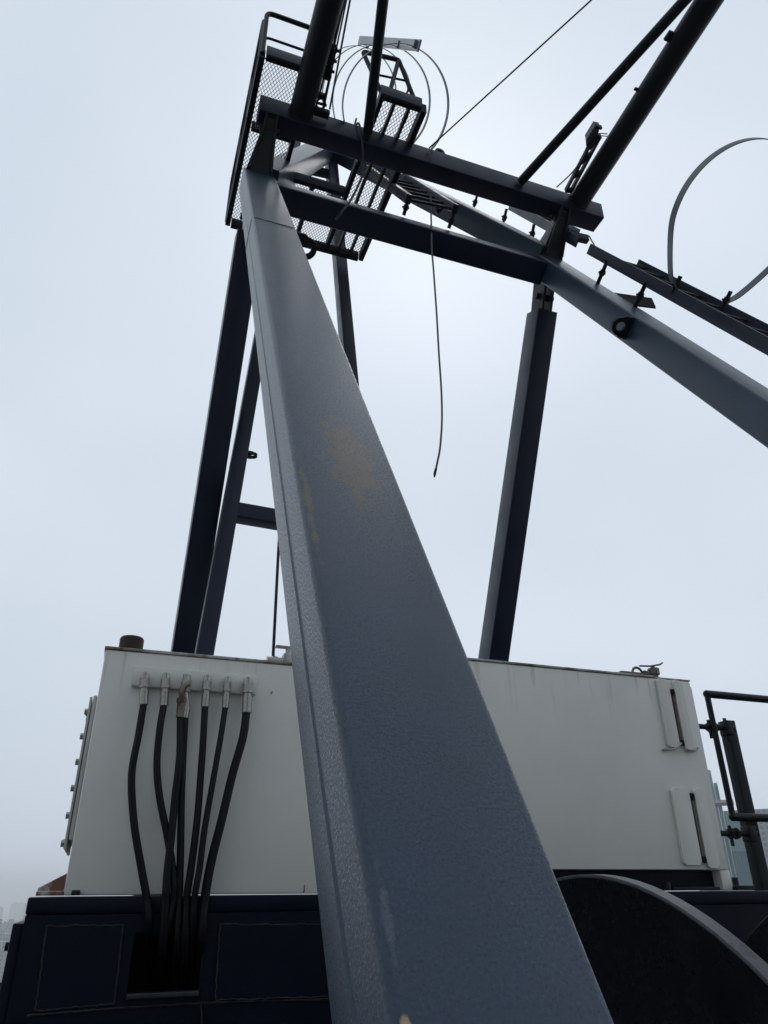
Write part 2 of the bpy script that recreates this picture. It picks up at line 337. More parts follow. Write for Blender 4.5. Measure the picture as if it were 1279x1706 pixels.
# gusset brackets carrying the upper header beam
for cx in (0.411, 3.025):
    bm = B_()
    sh = 0.02 if cx < 1 else 0.05
    lo = [bm.verts.new(p) for p in ((cx-0.115, 3.95, 4.97), (cx+0.105, 3.95, 4.97), (cx+0.105, 4.16, 5.13), (cx-0.115, 4.16, 5.13))]
    hi = [bm.verts.new(p) for p in ((cx-0.035+sh, 3.74, 5.398), (cx+0.035+sh, 3.74, 5.398), (cx+0.035+sh, 3.88, 5.398), (cx-0.035+sh, 3.88, 5.398))]
    bm.faces.new(lo); bm.faces.new(hi)
    for i in range(4): bm.faces.new((lo[i], lo[(i+1) % 4], hi[(i+1) % 4], hi[i]))
    for sx in (-0.085, 0.075): plate(bm, [(cx+sx, 3.90, 4.99), (cx+sx, 4.10, 5.13), (cx+sx*.5+sh, 3.88, 5.395), (cx+sx*.5+sh, 3.70, 5.395)], XX, 0.014)
    cyl(bm, (cx-0.07+sh, 3.80, 5.33), (cx+0.08+sh, 3.80, 5.33), 0.028, 14)
    for k in (-1, 1): bolt(bm, (cx+k*0.06, 3.80, 5.335), (0, -1, -0.4), 0.014, 0.02)
    finish(bm, 'gusset_bracket', M['black_steel'], gantry)
# rear legs
RD = (V((0, 5.58, 1.79))-V((0, 4.152, 4.605))).normalized()
for cx in (0.40, 3.01):
    A = V((cx, 4.13, 4.66)); Bp = A+RD*7.0
    bm = B_(); member(bm, A+RD*0.12, Bp, 0.19, 0.22, up=(0, 1, 0.5), r=0.010)
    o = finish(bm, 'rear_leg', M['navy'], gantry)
    bm = B_()
    for sx in (-0.05, 0.03): plate(bm, [V((cx+sx, 0, 0))+V((0, p[0], p[1])) for p in ((3.99, 4.78), (4.14, 4.98), (4.30, 4.56), (4.14, 4.45))], XX, 0.022)
    cyl(bm, (cx-0.085, 4.12, 4.68), (cx+0.085, 4.12, 4.68), 0.028, 14)
    finish(bm, 'clevis', M['black_steel'], o)
# upper braces from the leg tops to the rear apex
AP = hY(552, 248, 5.4)
for (S, up, lab) in ((V((0.47, 4.02, 5.02)), LN, 1), (V((2.98, 3.99, 5.02)), LN, 0)):
    bm = B_(); member(bm, S, AP + (XX*(-0.03) if lab else XX*0.03), 0.19, 0.21, up=up, r=0.010)
    o = finish(bm, 'brace', M['brace'], gantry)
    if not lab:
        bm = B_(); P = hX(735, 347, 0); d = (AP-S).normalized()
        # lug on the inner face, where the sight line meets the brace
        rr = ray(735, 350); n1 = d.cross(V((0, 0, 1))).normalized()
        if n1.x > 0: n1 = -n1
        c = (S+n1*0.095).dot(n1)/rr.dot(n1)*rr
        padeye(bm, c, n1, d.cross(n1), 0.055, 0.12, 0.026, 0.02); finish(bm, 'lug', M['black_steel'], o)
# inner posts and their cross bar
def on_post_plane(x, y):      # plane leaning slightly away: Y = 4.62 + 0.11 z
    return hit(x, y, (0, 1, -0.11), 4.62)
p2a, p2b = on_post_plane(470, 360), on_post_plane(337, 1105)
p3a, p3b = on_post_plane(550, 255), on_post_plane(611, 950)
d2 = (p2b-p2a).normalized(); d3 = (p3b-p3a).normalized()
for a, b, lug in ((on_post_plane(492, 236), p2b+d2*2.6, True), (p3a, p3b+d3*3.5, False)):
    bm = B_(); member(bm, a, b, 0.115, 0.13, up=(0, -1, 0), r=0.008)
    o = finish(bm, 'inner_post', M['navy'], gantry)
    if lug:
        bm = B_(); padeye(bm, on_post_plane(411, 757), XX, YY, 0.045, 0.09, 0.02, 0.02); finish(bm, 'lug', M['black_steel'], o)
    else:
        bm = B_(); P = on_post_plane(549, 250)
        box(bm, P-V((0.10, 0.06, 0.13)), P+V((0.10, 0.06, 0.06)), 0.006)
        for k in (-1, 1): bolt(bm, P+V((k*0.06, -0.06, -0.08)), (0, -1, 0), 0.015, 0.02)
        finish(bm, 'head_block', M['black_steel'], o)
        bm = B_(); a = on_post_plane(556, 292); bq = on_post_plane(516, 283)
        member(bm, a, bq, 0.07, 0.09, up=(0, -1, 0)); padeye(bm, on_post_plane(521, 284), -XX, ZZ, 0.07, 0.17, 0.032, 0.03)
        finish(bm, 'side_lug', M['black_steel'], o)
bm = B_(); a, b = on_post_plane(393, 854), on_post_plane(628, 895)
member(bm, a, b, 0.13, 0.12, up=(0, 0, 1), r=0.008); finish(bm, 'cross_bar', M['navy'], gantry)

# ------------------------------------------------------------------ upper tube frame pinned on the gantry
tf = thing('boom_root', (1.9, 3.78, 5.4), 'dark header beam lying over the gantry top with round tubes running overhead', 'crane boom')
bm = B_(); member(bm, (0.33, 3.785, 5.494), (3.47, 3.785, 5.494), 0.175, 0.186, up=ZZ, r=0.008)
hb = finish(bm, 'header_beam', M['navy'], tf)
bm = B_(); padeye(bm, (1.885, 3.75, 5.587), ZZ, XX, 0.06, 0.11, 0.024, 0.022); finish(bm, 'lug', M['black_steel'], hb)
K = math.tan(R(4.4)); CN = V((0, K, 1)); CC = 5.5+3.7*K
def cp(x, y, off=0): return hit(x, y, CN, CC+off)
def cz(y): return CC-K*y
for X in (0.655, 3.215):
    bm = B_(); tube(bm, [(X, 3.74, cz(3.74)+0.01), (X, -3.0, cz(-3.0)+0.01)], 0.094, 32)
    o = finish(bm, 'chord_tube', M['black_paint'], tf)
    bm = B_()
    tube(bm, [V((X+0.097*math.cos(t), 3.69, cz(3.69)+0.01+0.097*math.sin(t))) for t in [2*math.pi*i/28 for i in range(28)]], 0.006, 6, closed=True)
    finish(bm, 'weld_seam', M['black_steel'], o)
for (a, b, X) in (((613, 216), (638, 0), 0.70), ((870, 300), (1141, 0), 3.16)):
    A = cp(*a); Bq = cp(*b); t = (X-A.x)/(Bq.x-A.x)
    A2 = A+(A-Bq).normalized()*0.02
    bm = B_(); tube(bm, [A2, A+(Bq-A)*t], 0.040, 20); finish(bm, 'diagonal_tube', M['black_paint'], tf)
# small fixtures on the right chord
for px, py, s in ((1114, 60, 0.035), (1058, 148, 0.014)):
    bm = B_(); P = cp(px, py, 0.02); box(bm, P-V((s*0.6, s, s*0.4)), P+V((s*2.2, s, s*0.4)), 0.004); finish(bm, 'mounting_cleat', M['black_steel'], tf)

# sensor box on its tray beside the right chord
jb = thing('sensor_box', cp(985, 232), 'small grey sensor box on a slotted tray clamped along the thick right tube', 'sensor box')
def cpb(x, y): return cp(x, y, 0.02)
bm = B_(); a, b = cpb(976, 243), cpb(1001, 208)
plate(bm, [cpb(976, 234), cpb(990, 211), cpb(999, 213), cpb(994, 232), cpb(982, 247), cpb(976, 243)], (0, 0, 1), 0.07); finish(bm, 'enclosure', M['box_grey'], jb, smooth=0)
bm = B_()
tr = [((942, 318), (980, 246)), ((950, 320), (1000, 226))]
for p, q in tr: member(bm, cpb(*p), cpb(*q), 0.018, 0.05, up=ZZ, r=0.002)
for t in (0.03, 0.36, 0.68, 1.0):
    p = cpb(*tr[0][0]).lerp(cpb(*tr[0][1]), t); q = cpb(*tr[1][0]).lerp(cpb(*tr[1][1]), t); member(bm, p, q, 0.03, 0.045, up=ZZ, r=0.002)
finish(bm, 'cable_tray', M['black_steel'], jb)
bm = B_(); tube(bm, catmull([cpb(977, 245), cpb(971, 262), cpb(955, 285), cpb(938, 302), cpb(927, 312)]), 0.006, 6); finish(bm, 'cable', M['cable_grey'], jb)
bm = B_()
for y in (222, 226): tube(bm, [cpb(998, y), cpb(1012, y+1)], 0.004, 6)
box(bm, cpb(995, 214)-V((.02, .02, .01)), cpb(1000, 211)+V((.02, .02, .03)), 0.004); finish(bm, 'clamp', M['black_steel'], jb)

# ------------------------------------------------------------------ ropes and cables
def rope(name, pts, r, m, label, cat, group=None, seg=8):
    bm = B_(); tube(bm, pts, r, seg); return tag(finish(bm, name, M[m], smooth=60), label, cat, group)
def ext(a, b, k): return b+(b-a)*k
a, b = cp(549, 182, 0.08), cp(583, 0, 0.08); rope('wire_rope', [a, ext(a, b, 2)], 0.0075, 'rope', 'wire rope farthest right of the three beside the thick left tube', 'rope', 'wire ropes beside the left tube')
a, b = cp(541, 172, 0.06), cp(577, 0, 0.06); rope('wire_rope', [a, ext(a, b, 2)], 0.0065, 'rope', 'middle wire rope of the three beside the thick left tube', 'rope', 'wire ropes beside the left tube')
a, b = cp(722, 240, 0.06), cp(985, 0, 0.06); rope('wire_rope', [a+(a-b).normalized()*0.05, ext(a, b, 1.5)], 0.0065, 'rope', 'single thin wire rope slanting alone across the open sky', 'rope')
# pendant with turnbuckle
pd = thing('pendant_rope', cp(532, 182, 0.04), 'heavy pendant rope with turnbuckle and shackles right beside the left tube', 'rope')
a, b = cp(533, 176, 0.04), cp(573, 0, 0.04)
bm = B_(); tube(bm, [a.lerp(b, 0.55), ext(a, b, 2)], 0.011, 8); finish(bm, 'rope', M['rope'], pd)
bm = B_(); x, d, z = axes(a, b, ZZ)
for s in (-1, 1): member(bm, a.lerp(b, 0.10)+x*s*0.022, a.lerp(b, 0.30)+x*s*0.022, 0.014, 0.03, up=ZZ, r=0.003)
for t in (0.10, 0.30): box(bm, a.lerp(b, t)-V((.035, .02, .02)), a.lerp(b, t)+V((.035, .02, .02)), 0.004)
member(bm, a.lerp(b, 0.30), a.lerp(b, 0.56), 0.026, 0.026, up=ZZ)
finish(bm, 'turnbuckle', M['black_steel'], pd)
for t in (0.02, 0.36, 0.46, 0.56):
    bm = B_(); P = a.lerp(b, t); rr = 0.034 if t < 0.1 else 0.026
    tube(bm, [P+x*rr*math.cos(q)+d*rr*1.3*math.sin(q) for q in [2*math.pi*i/16 for i in range(16)]], 0.011, 6, closed=True)
    cyl(bm, P-x*0.05, P+x*0.05, 0.011, 8); finish(bm, 'shackle', M['black_steel'], pd)
bm = B_(); P = cp(530, 186, 0.0)
box(bm, P-V((.09, .03, .02)), P+V((.09, .03, .02)), 0.004)
for k in (-0.06, -0.02, 0.03, 0.07): cyl(bm, P+V((k, 0, .02)), P+V((k, 0, .055)), 0.010, 6)
finish(bm, 'anchor_plate', M['black_steel'], pd)
# loose hanging cable below the header beam
pts = [hY(x, y, 3.86) for x, y in ((717, 322), (718, 360), (719, 412), (722, 450), (727, 520), (731, 590), (735, 650), (736, 700), (733, 745), (728, 772), (724, 790))]
hc = thing('hanging_cable', pts[0], 'loose grey cable hanging down into open sky with a frayed dark end', 'cable')
bm = B_(); tube(bm, catmull(pts), 0.0075, 8); finish(bm, 'cable', M['cable_grey'], hc, smooth=60)
bm = B_(); tube(bm, [pts[-2].lerp(pts[-1], 0.5), pts[-1], pts[-1]+V((-0.004, 0, -0.025))], 0.009, 8, radii=[0.009, 0.010, 0.004]); finish(bm, 'cable_end', M['black_steel'], hc)
rope('power_cable', catmull([hY(596, 202, 3.80)+V((0, .05, .1)), V((1.115, 3.76, 5.61)), V((1.13, 3.675, 5.58)), hY(603, 235, 3.665), hY(604, 285, 3.66), hY(596, 310, 3.60), hY(583, 335, 3.55), hY(570, 352, 3.52), hY(559, 366, 3.54)]), 0.009, 'black_steel', 'black cable drooping over the header beam down to the lower cross beam', 'cable')
rope('rod', [hY(468, 840, 4.0), hY(463, 930, 4.0), hY(455, 1088, 4.0), hY(454, 1130, 4.0)], 0.009, 'black_steel', 'thin dark upright rod rising from behind the left tank', 'rod')

# ------------------------------------------------------------------ service platform
PZ = 5.60; X0, X1, Y0, Y1 = 0.28, 1.59, 3.39, 5.04; XI, XJ, YI = 0.66, 1.235, 4.36
sp = thing('service_platform', ((X0+X1)/2, (Y0+Y1)/2, PZ), 'U-shaped mesh walkway with handrails up on the gantry top', 'platform')
def bar(bm, a, b, w=0.03, h=0.10): member(bm, V((a[0], a[1], PZ)), V((b[0], b[1], PZ)), w, h, up=ZZ, r=0.003)
bm = B_()
for a, b in (((X0, Y0), (X0, Y1)), ((X1, Y0), (X1, Y1))): bar(bm, a, b, 0.045)
for a, b in (((XI, Y0+.03), (XI, Y1-.03)), ((XJ, Y0+.03), (XJ, Y1-.03))): bar(bm, a, b, 0.035)
for a, b in (((X0+.03, Y0), (XI-.02, Y0)), ((XJ-.02, Y0), (X1-.03, Y0)), ((X0+.03, Y1), (X1-.03, Y1)), ((XI+.02, YI), (XJ-.02, YI))): bar(bm, a, b, 0.04)
for y in (4.0,): bar(bm, (X0+.03, y), (XI-.02, y), 0.03); 
finish(bm, 'frame', M['navy_dark'], sp)
bm = B_()
for x in (XJ+0.115, XJ+0.24): bar(bm, (x, Y0+.03), (x, Y1-.03), 0.022, 0.06)
bar(bm, (0.93, YI+.03), (0.93, Y1-.03), 0.035, 0.07)
finish(bm, 'floor_bearer', M['black_steel'], sp)
def mesh_panel(x0, y0, x1, y1, cell=(0.027, 0.046)):
    bm = B_(); cx, cy = cell; z = PZ+0.03; wd = 0.0034
    L_ = (x1-x0)+(y1-y0)
    k = cy/cx
    for sgn in (1, -1):
        # lines y = y_s + sgn*k*(x-x0); cell repeats every cy in y
        n0 = int((y1-y0+k*(x1-x0))/cy)+2
        for i in range(n0):
            c = (y0-k*(x1-x0)+i*cy) if sgn == 1 else (y0+i*cy)
            # clip
            xs = x0; xe = x1; ya = c; yb = c+sgn*k*(x1-x0)
            def xat(y): return x0+(y-c)/(sgn*k)
            ts = sorted([xat(y0), xat(y1)]); xs = max(xs, ts[0]); xe = min(xe, ts[1])
            if xe-xs < 0.004: continue
            a = V((xs, c+sgn*k*(xs-x0), z)); b = V((xe, c+sgn*k*(xe-x0), z))
            member(bm, a, b, wd, 0.004, up=ZZ, r=0.0005, seg=1)
    return finish(bm, 'floor_mesh', M['grate'], sp, smooth=0)
mesh_panel(X0+.02, Y0+.02, XI-.015, Y1-.02); mesh_panel(XJ+.015, Y0+.02, X1-.02, Y1-.02); mesh_panel(XI+.015, YI+.02, XJ-.015, Y1-.02)
# handrails
def rail(pts, r=0.017, name='handrail', n=5):
    bm = B_(); tube(bm, pts, r, 10); return finish(bm, name, M['black_paint'], sp, smooth=60)
def bend(P, rad=0.05, n=5):
    P = [V(p) for p in P]; out = [P[0]]
    for i in range(1, len(P)-1):
        a = P[i]+(P[i-1]-P[i]).normalized()*rad; b = P[i]+(P[i+1]-P[i]).normalized()*rad
        for k in range(n+1):
            t = k/n; out.append(a*(1-t)**2+P[i]*2*t*(1-t)+b*t*t)
    out.append(P[-1]); return out
zt = hX(437, 17, X0).z*Y0/hX(437, 17, X0).y if False else None
T = hY(437, 18, Y0); HT = T.z-PZ
MZ = hY(437, 60, Y0).z
rail(bend([(X0, Y0, PZ), (X0, Y0, T.z), (XI, Y0, T.z), (XI, Y0, PZ)], 0.06), 0.019)
rail(bend([(X0, Y0, MZ-0.1), (X0+0.001, Y0, MZ), (XI-.01, Y0, MZ)], 0.05), 0.010, 'mid_rail')
rail(bend([(X0-.012, Y0+.05, PZ+.02), (X0-.012, Y0+.05, T.z), (X0-.012, Y1, T.z), (X0-.012, Y1, PZ)], 0.07), 0.017)
rail([(X0-.012, Y0+.05, MZ), (X0-.012, Y1, MZ)], 0.012, 'mid_rail')
for y in (3.95, 4.5): rail([(X0-.012, y, PZ), (X0-.012, y, T.z)], 0.014, 'rail_post')
e = lambda x, y, Y=Y0: hY(x, y, Y)
rail(bend([e(640, 165), e(604, 86), e(664, 100), e(691, 168)], 0.03), 0.019)
rail([e(663, 103), e(648, 158)], 0.019, 'rail_post')
rail(bend([e(626, 124), e(678, 135), e(680, 150), e(676, 158)], 0.02), 0.009, 'mid_rail')
for a, b in (((X0+.025, Y0+.021), (XI-.02, Y0+.021)), ((XJ-.02, Y0+.021), (X1-.025, Y0+.021))):
    bm = B_(); member(bm, (a[0], Y0-0.024, PZ+.02), (b[0], Y0-0.024, PZ+.02), 0.006, 0.11, up=ZZ, r=0.001); finish(bm, 'kick_plate', M['navy'], sp)

# ------------------------------------------------------------------ caged ladders
lowL = thing('caged_ladder', leg(3.3, 0.3, -0.53), 'caged ladder lying along the right leg and running off the right edge', 'ladder')
def stringer(root, x, s0, s1, q=-0.532, x2=None, wd=0.012, h=0.085):
    bm = B_(); member(bm, leg(x, s0, q), leg(x if x2 is None else x2, s1, q), wd, h, up=LN, r=0.002)
    return finish(bm, 'stringer', M['navy'], root)
stringer(lowL, 3.10, 0.4, 5.88); stringer(lowL, 3.52, 0.4, 5.78)
for k in range(19):
    s = 0.6+0.28*k; bm = B_(); tube(bm, [leg(3.106, s, -0.532), leg(3.514, s, -0.532)], 0.011, 8); finish(bm, 'rung', M['black_steel'], lowL)
def peg(root, x, s, q0=-0.729, q1=-0.575, r=0.014, side=0, name='standoff'):
    bm = B_(); member(bm, leg(x, s, q0), leg(x, s, q1+0.03), r*2, r*1.2, up=LD, r=0.002)
    m_ = (q0+q1)/2+0.01; cyl(bm, leg(x-0.032, s, m_), leg(x+0.028, s, m_), 0.009, 6); member(bm, leg(x, s, m_-0.02), leg(x, s, m_+0.022), r*2.8, r*1.8, up=LD, r=0.002)
    return finish(bm, name, M['black_steel'], root)
for s in (1.2, 3.0, 4.88, 5.52): peg(lowL, 3.10, s)
# bracket plate between leg and ladder
bm = B_(); plate(bm, [leg(3.15, 5.35, -0.75), leg(3.15, 5.02, -0.75), leg(3.25, 4.86, -0.70), leg(3.25, 4.96, -0.66)], LN, 0.012); finish(bm, 'bracket', M['black_steel'], lowL)
def hoop(root, cx, s, cn, r, q0=-0.49, half=0.21, w=0.045, gap=False, m='hoop'):
    mid = []
    for k in range(13):
        a = R(-156)-R(228)*(k/12); mid.append((cx+r*math.cos(a), cn+r*math.sin(a)))
    ctl = [(cx-half, q0), (cx-half-0.085, q0+0.085)] + mid + [(cx+half+0.085, q0+0.085), (cx+half, q0)]
    pts = [(p.x, p.y) for p in catmull([V((x, q, 0)) for x, q in ctl], 5)]
    bm = B_(); P = [leg(x, s, q) for x, q in pts]; th = 0.006; rg = []
    ctr = leg(cx, s, cn)
    for i, p in enumerate(P):
        d = (P[min(i+1, len(P)-1)]-P[max(i-1, 0)]).normalized(); o_ = d.cross(LD).normalized()
        rg.append([bm.verts.new(p+LD*a+o_*b) for a, b in ((-w/2, -th/2), (w/2, -th/2), (w/2, th/2), (-w/2, th/2))])
    for i in range(len(rg)-1):
        for k in range(4): bm.faces.new((rg[i][k], rg[i][(k+1) % 4], rg[i+1][(k+1) % 4], rg[i+1][k]))
    bm.faces.new(rg[0]); bm.faces.new(rg[-1])
    return finish(bm, 'cage_hoop', M[m], root, smooth=40)
for s in (4.53, 3.2, 1.9):
    hoop(lowL, 3.31, s, 0.02, 0.465, w=0.06)
    if s > 3.0:
        for x in (3.10, 3.52): peg(lowL, x, s, -0.53, -0.44, 0.013, name='hoop_clamp')
# upper short length of the same ladder line on the brace
midL = thing('ladder_section', leg(3.3, 6.2, -0.53), 'short ladder length on standoffs tucked under the right end of the header beam', 'ladder')
stringer(midL, 3.10, 6.12, 7.9); stringer(midL, 3.52, 7.0, 7.9)
for k in range(3):
    s = 7.1+0.28*k; bm = B_(); tube(bm, [leg(3.106, s, -0.532), leg(3.514, s, -0.532)], 0.011, 8); finish(bm, 'rung', M['black_steel'], midL)
for px, py0, py1 in ((890, 398, 372), (843, 370, 350), (793, 346, 330)):
    s_ = hX(px, py1, 3.10).dot(LD); P1 = leg(3.10, s_, -0.575); P0 = ray(px-6, py0+6); P0 = P0*(P1.length*1.0/P0.length)
    bm = B_(); member(bm, P0, P1, 0.026, 0.02, up=LD, r=0.002); m_ = P0.lerp(P1, 0.5); cyl(bm, m_-XX*0.035, m_+XX*0.03, 0.009, 6)
    member(bm, P0.lerp(P1, .3), P0.lerp(P1, .62), 0.042, 0.03, up=LD, r=0.002); finish(bm, 'standoff', M['black_steel'], midL)
# upper caged ladder standing on the lower cross beam
upL = thing('caged_ladder', leg(1.8, 6.35, -0.6), 'short caged ladder rising from the lower cross beam behind the header beam', 'ladder')
stringer(upL, 1.62, 6.33, 8.0, -0.605, 1.55, 0.05, 0.075); stringer(upL, 2.03, 6.33, 8.0, -0.575, 1.96, 0.05, 0.075)
for k in range(6):
    s = 6.36+0.26*k; f = (s-6.33)/1.67*0.07; bm = B_(); member(bm, leg(1.645-f, s, -0.61), leg(2.005-f, s, -0.585), 0.022, 0.022, up=LN, r=0.004); finish(bm, 'rung', M['black_steel'], upL)
for x in (1.62, 2.03): peg(upL, x, 6.34, -0.735, -0.63)
cx = 1.50
strap = [(6.7, 1.40), (7.35, 1.40), (8.15, 1.40), (9.0, 1.42)]
for (s, c) in strap: hoop(upL, c, s, 0.0, 0.44, q0=-0.47, half=0.2, w=0.055)
bm = B_(); member(bm, leg(1.44, 6.62, 0.455), leg(1.38, 9.4, 0.50), 0.014, 0.085, up=LN, r=0.001)
for s, _ in strap: member(bm, leg(1.42, s, 0.43), leg(1.42, s, 0.49), 0.03, 0.03, up=LD, r=0.002)
finish(bm, 'cage_strap', M['strap'], upL)
# odds and ends at the right bearing
bm = B_(); P = V((3.12, 3.80, 5.32))
tube(bm, catmull([hY(958, 400, 3.9), hY(978, 392, 3.85), hY(986, 402, 3.8), hY(992, 412, 3.75)]), 0.006, 6)
tag(finish(bm, 'ladder_cable', M['cable_grey'], smooth=60), 'short pale cable looping from the header beam end to the ladder top', 'cable')
bm = B_(); a, b = hY(948, 392, 3.75), hY(978, 399, 3.75); member(bm, a, b, 0.05, 0.07, up=ZZ, r=0.004); finish(bm, 'pin_block', M['black_steel'], gantry); bm = B_(); a, b = hY(922, 376, 3.95), hY(948, 386, 3.9); member(bm, a, b, 0.03, 0.05, up=ZZ, r=0.004)
finish(bm, 'pin_block', M['black_steel'], gantry)

# ------------------------------------------------------------------ machinery frame under the tanks
FY = 2.555
mf = thing('machinery_frame', (1.6, 2.9, -1.5), 'dark navy machinery frame with welded panels carrying the white tanks', 'machine frame')
ox0, ox1 = hY(218, 1600, FY).x, hY(335, 1600, FY).x; oz1, oz0 = hY(270, 1553, FY).z, hY(270, 1652, FY).z
fx0 = hY(45, 1503, FY).x; ft = -0.003; fb = -1.5
bm = B_()
def fbox(a, b, c, d, bev=0.0): box(bm, (a, FY, c), (b, 4.2, d), bev)
box(bm, (fx0, FY, ft-0.045), (4.4, 4.2, ft), 0.006)
box(bm, (fx0+.002, FY+.003, fb), (ox0, FY+0.02, ft-0.046)); box(bm, (ox1, FY+.003, fb), (4.4, FY+0.02, ft-0.046))
box(bm, (ox0, FY+.003, fb), (ox1, FY+0.02, oz0)); box(bm, (ox0, FY+.003, oz1), (ox1, FY+0.02, ft-0.046))
box(bm, (fx0+.002, FY+.021, fb), (fx0+0.02, 4.2, ft-0.046)); box(bm, (fx0+.021, 4.18, fb), (4.4, 4.2, ft-0.046))
box(bm, (fx0+.03, FY+.35, fb), (4.3, FY+0.37, ft-0.05))
shell = finish(bm, 'frame_shell', M['navy_dark'], mf)
bm = B_()
for a, b in (((ox0, oz0), (ox1, oz0)),): member(bm, (a[0], FY-.002, a[1]-.008), (b[0], FY-.002, b[1]-.008), 0.02, 0.014, up=ZZ, r=0.003)
finish(bm, 'opening_edge', M['weld'], mf)
def bead(path, r=0.0024, jit=0.0014, nstep=40):
    pts = []; P = [V(p) for p in path]
    for i in range(len(P)-1):
        for k in range(nstep): pts.append(P[i].lerp(P[i+1], k/nstep))
    pts.append(P[-1])
    pts = [p+V((noise.noise(p*60)*jit*2.2, 0, noise.noise(p*60+V((9, 9, 9)))*jit*2.2)) for p in pts]
    rad = [r*(0.75+0.6*abs(noise.noise(p*90))) for p in pts]
    bm = B_(); tube(bm, pts, r, 6, radii=rad); return bm
def access(px, name='access_panel'):
    P = [hY(x, y, FY-0.002) for x, y in px]
    bm = B_(); plate(bm, [V((p.x, FY+0.002, p.z)) for p in P], (0, -1, 0), 0.006); o = finish(bm, name, M['navy_dark'], mf, smooth=0)
    bm = bead([V((p.x, FY-0.003, p.z)) for p in P+[P[0]]]); finish(bm, 'weld_bead', M['weld'], o, smooth=60)
access([(78, 1543), (205, 1541), (190, 1672), (58, 1684)])
access([(366, 1540), (560, 1540), (560, 1660), (358, 1666)])
bm = bead([hY(45, 1692, FY-.001), hY(190, 1680, FY-.001), hY(333, 1671, FY-.001), hY(560, 1664, FY-.001)], 0.003, 0.0006); finish(bm, 'seam', M['weld'], mf, smooth=60)
bm = bead([hY(334, 1672, FY-.001), hY(336, 1706, FY-.001), hY(336, 1800, FY-.001)], 0.003, 0.0006); finish(bm, 'seam', M['weld'], mf, smooth=60)
# side plate proud of the left end
bm = B_(); zt_ = hY(34, 1537, FY+.2).z; box(bm, (fx0-0.035, FY+0.12, fb), (fx0-0.004, 3.6, zt_), 0.004)
for k in range(3): bolt(bm, (fx0-0.035, FY+0.16, zt_-0.06-0.1*k), (-1, 0, 0), 0.012, 0.012)
finish(bm, 'side_plate', M['navy_dark'], mf)

# ------------------------------------------------------------------ left tank
TY = 2.60
def z_at(x, y): return hY(x, y, TY).z
lx0, lx1 = hY(140, 1290, TY).x, 0.86; lzt = z_at(320, 1094)
lt = thing('hydraulic_tank', (0.4, 2.9, 0), 'off-white steel tank on the left with six hose fittings on its front', 'tank')
bm = B_(); box(bm, (lx0, TY, 0.0), (lx1, 3.3, lzt), 0.006); finish(bm, 'shell', M['tank'], lt)
bm = B_(); box(bm, (lx0-0.004, TY-0.004, lzt+.001), (lx1+.005, 3.31, lzt+0.011), 0.003)
finish(bm, 'lid', M['tank_lip'], lt)
bm = B_(); P = hY(217, 1084, TY+.06); c = V((P.x, TY+.07, lzt+.010)); cyl(bm, c, c+V((0, 0, .052)), 0.041, 32); cyl(bm, c+V((0, 0, .052)), c+V((0, 0, .058)), 0.041, 32, r2=0.037); cyl(bm, c-V((0, 0, .001)), c+V((0, 0, .006)), 0.048, 24)
finish(bm, 'filler_cap', M['rust'], lt)
# manifold bar
mz1, mz0 = z_at(320, 1119), z_at(320, 1152); mx0, mx1 = hY(219, 1130, TY).x, hY(426, 1142, TY).x
bm = B_(); box(bm, (mx0, TY-0.022, mz0), (mx1, TY-.001, mz1), 0.005); man = finish(bm, 'manifold_bar', M['tank'], lt)
bm = bead([(mx0+.004, TY-.003, mz1+.001), (mx1-.004, TY-.003, mz1+.001)], 0.004, 0.0006); finish(bm, 'weld_bead', M['weld_white'], man)
# bolted hatch on the left flank
bm = B_(); hx = lx0-0.002
zA, zB = z_at(148, 1152), z_at(105, 1415)
box(bm, (hx-0.012, TY+0.05, zB+.03), (hx, TY+0.55, zA), 0.002); box(bm, (hx-0.023, TY+0.06, zB+.004), (hx-0.015, TY+0.54, zA-.002), 0.003)
hat = finish(bm, 'hatch', M['hatch'], lt)
bm = B_()
for P in [(TY+0.075, zA-.05-(zA-zB-.07)*k/5) for k in range(6)]+[(TY+0.2+0.1*k, z) for k in range(4) for z in (zA-.03, zB+.03)]:
    bm = B_(); bolt(bm, (hx-0.023, *P), (-1, 0, 0), 0.010, 0.010); finish(bm, 'bolt', M['zinc'], hat)
bm = B_(); P0, P1, P2 = hY(60, 1497, TY+.02), hY(105, 1497, TY+.02), hY(107, 1455, TY+.02)
plate(bm, [(P0.x, TY+.02, 0.012), (lx0-.001, TY+.02, 0.012), (lx0-.001, TY+.02, P2.z), (P0.x, TY+.02, 0.02)], YY, 0.012); box(bm, (P0.x-.002, TY+.0, 0.0), (lx0-.001, TY+.12, 0.0115), 0.001)
finish(bm, 'foot_gusset', M['gusset_rust'], lt)
bm = B_(); P = hY(125, 1494, TY); box(bm, (P.x-.012, TY-.02, 0.0), (P.x+.012, TY-.001, 0.014), 0.002); finish(bm, 'foot_clip', M['black_steel'], lt)
for px, y0_, y1_ in ((507, 1474, 1496), (453, 1152, 1156)):
    a_, b_ = hY(px, y0_, TY), hY(px-2, y1_, TY); bm = B_(); tube(bm, [V((a_.x, TY-.0005, a_.z)), V(((a_.x+b_.x)/2+.001, TY-.0012, (a_.z+b_.z)/2)), V((b_.x, TY-.0005, max(b_.z, 0.003)))], 0.0022, 5); finish(bm, 'rust_run', M['rusty_zinc'], lt)
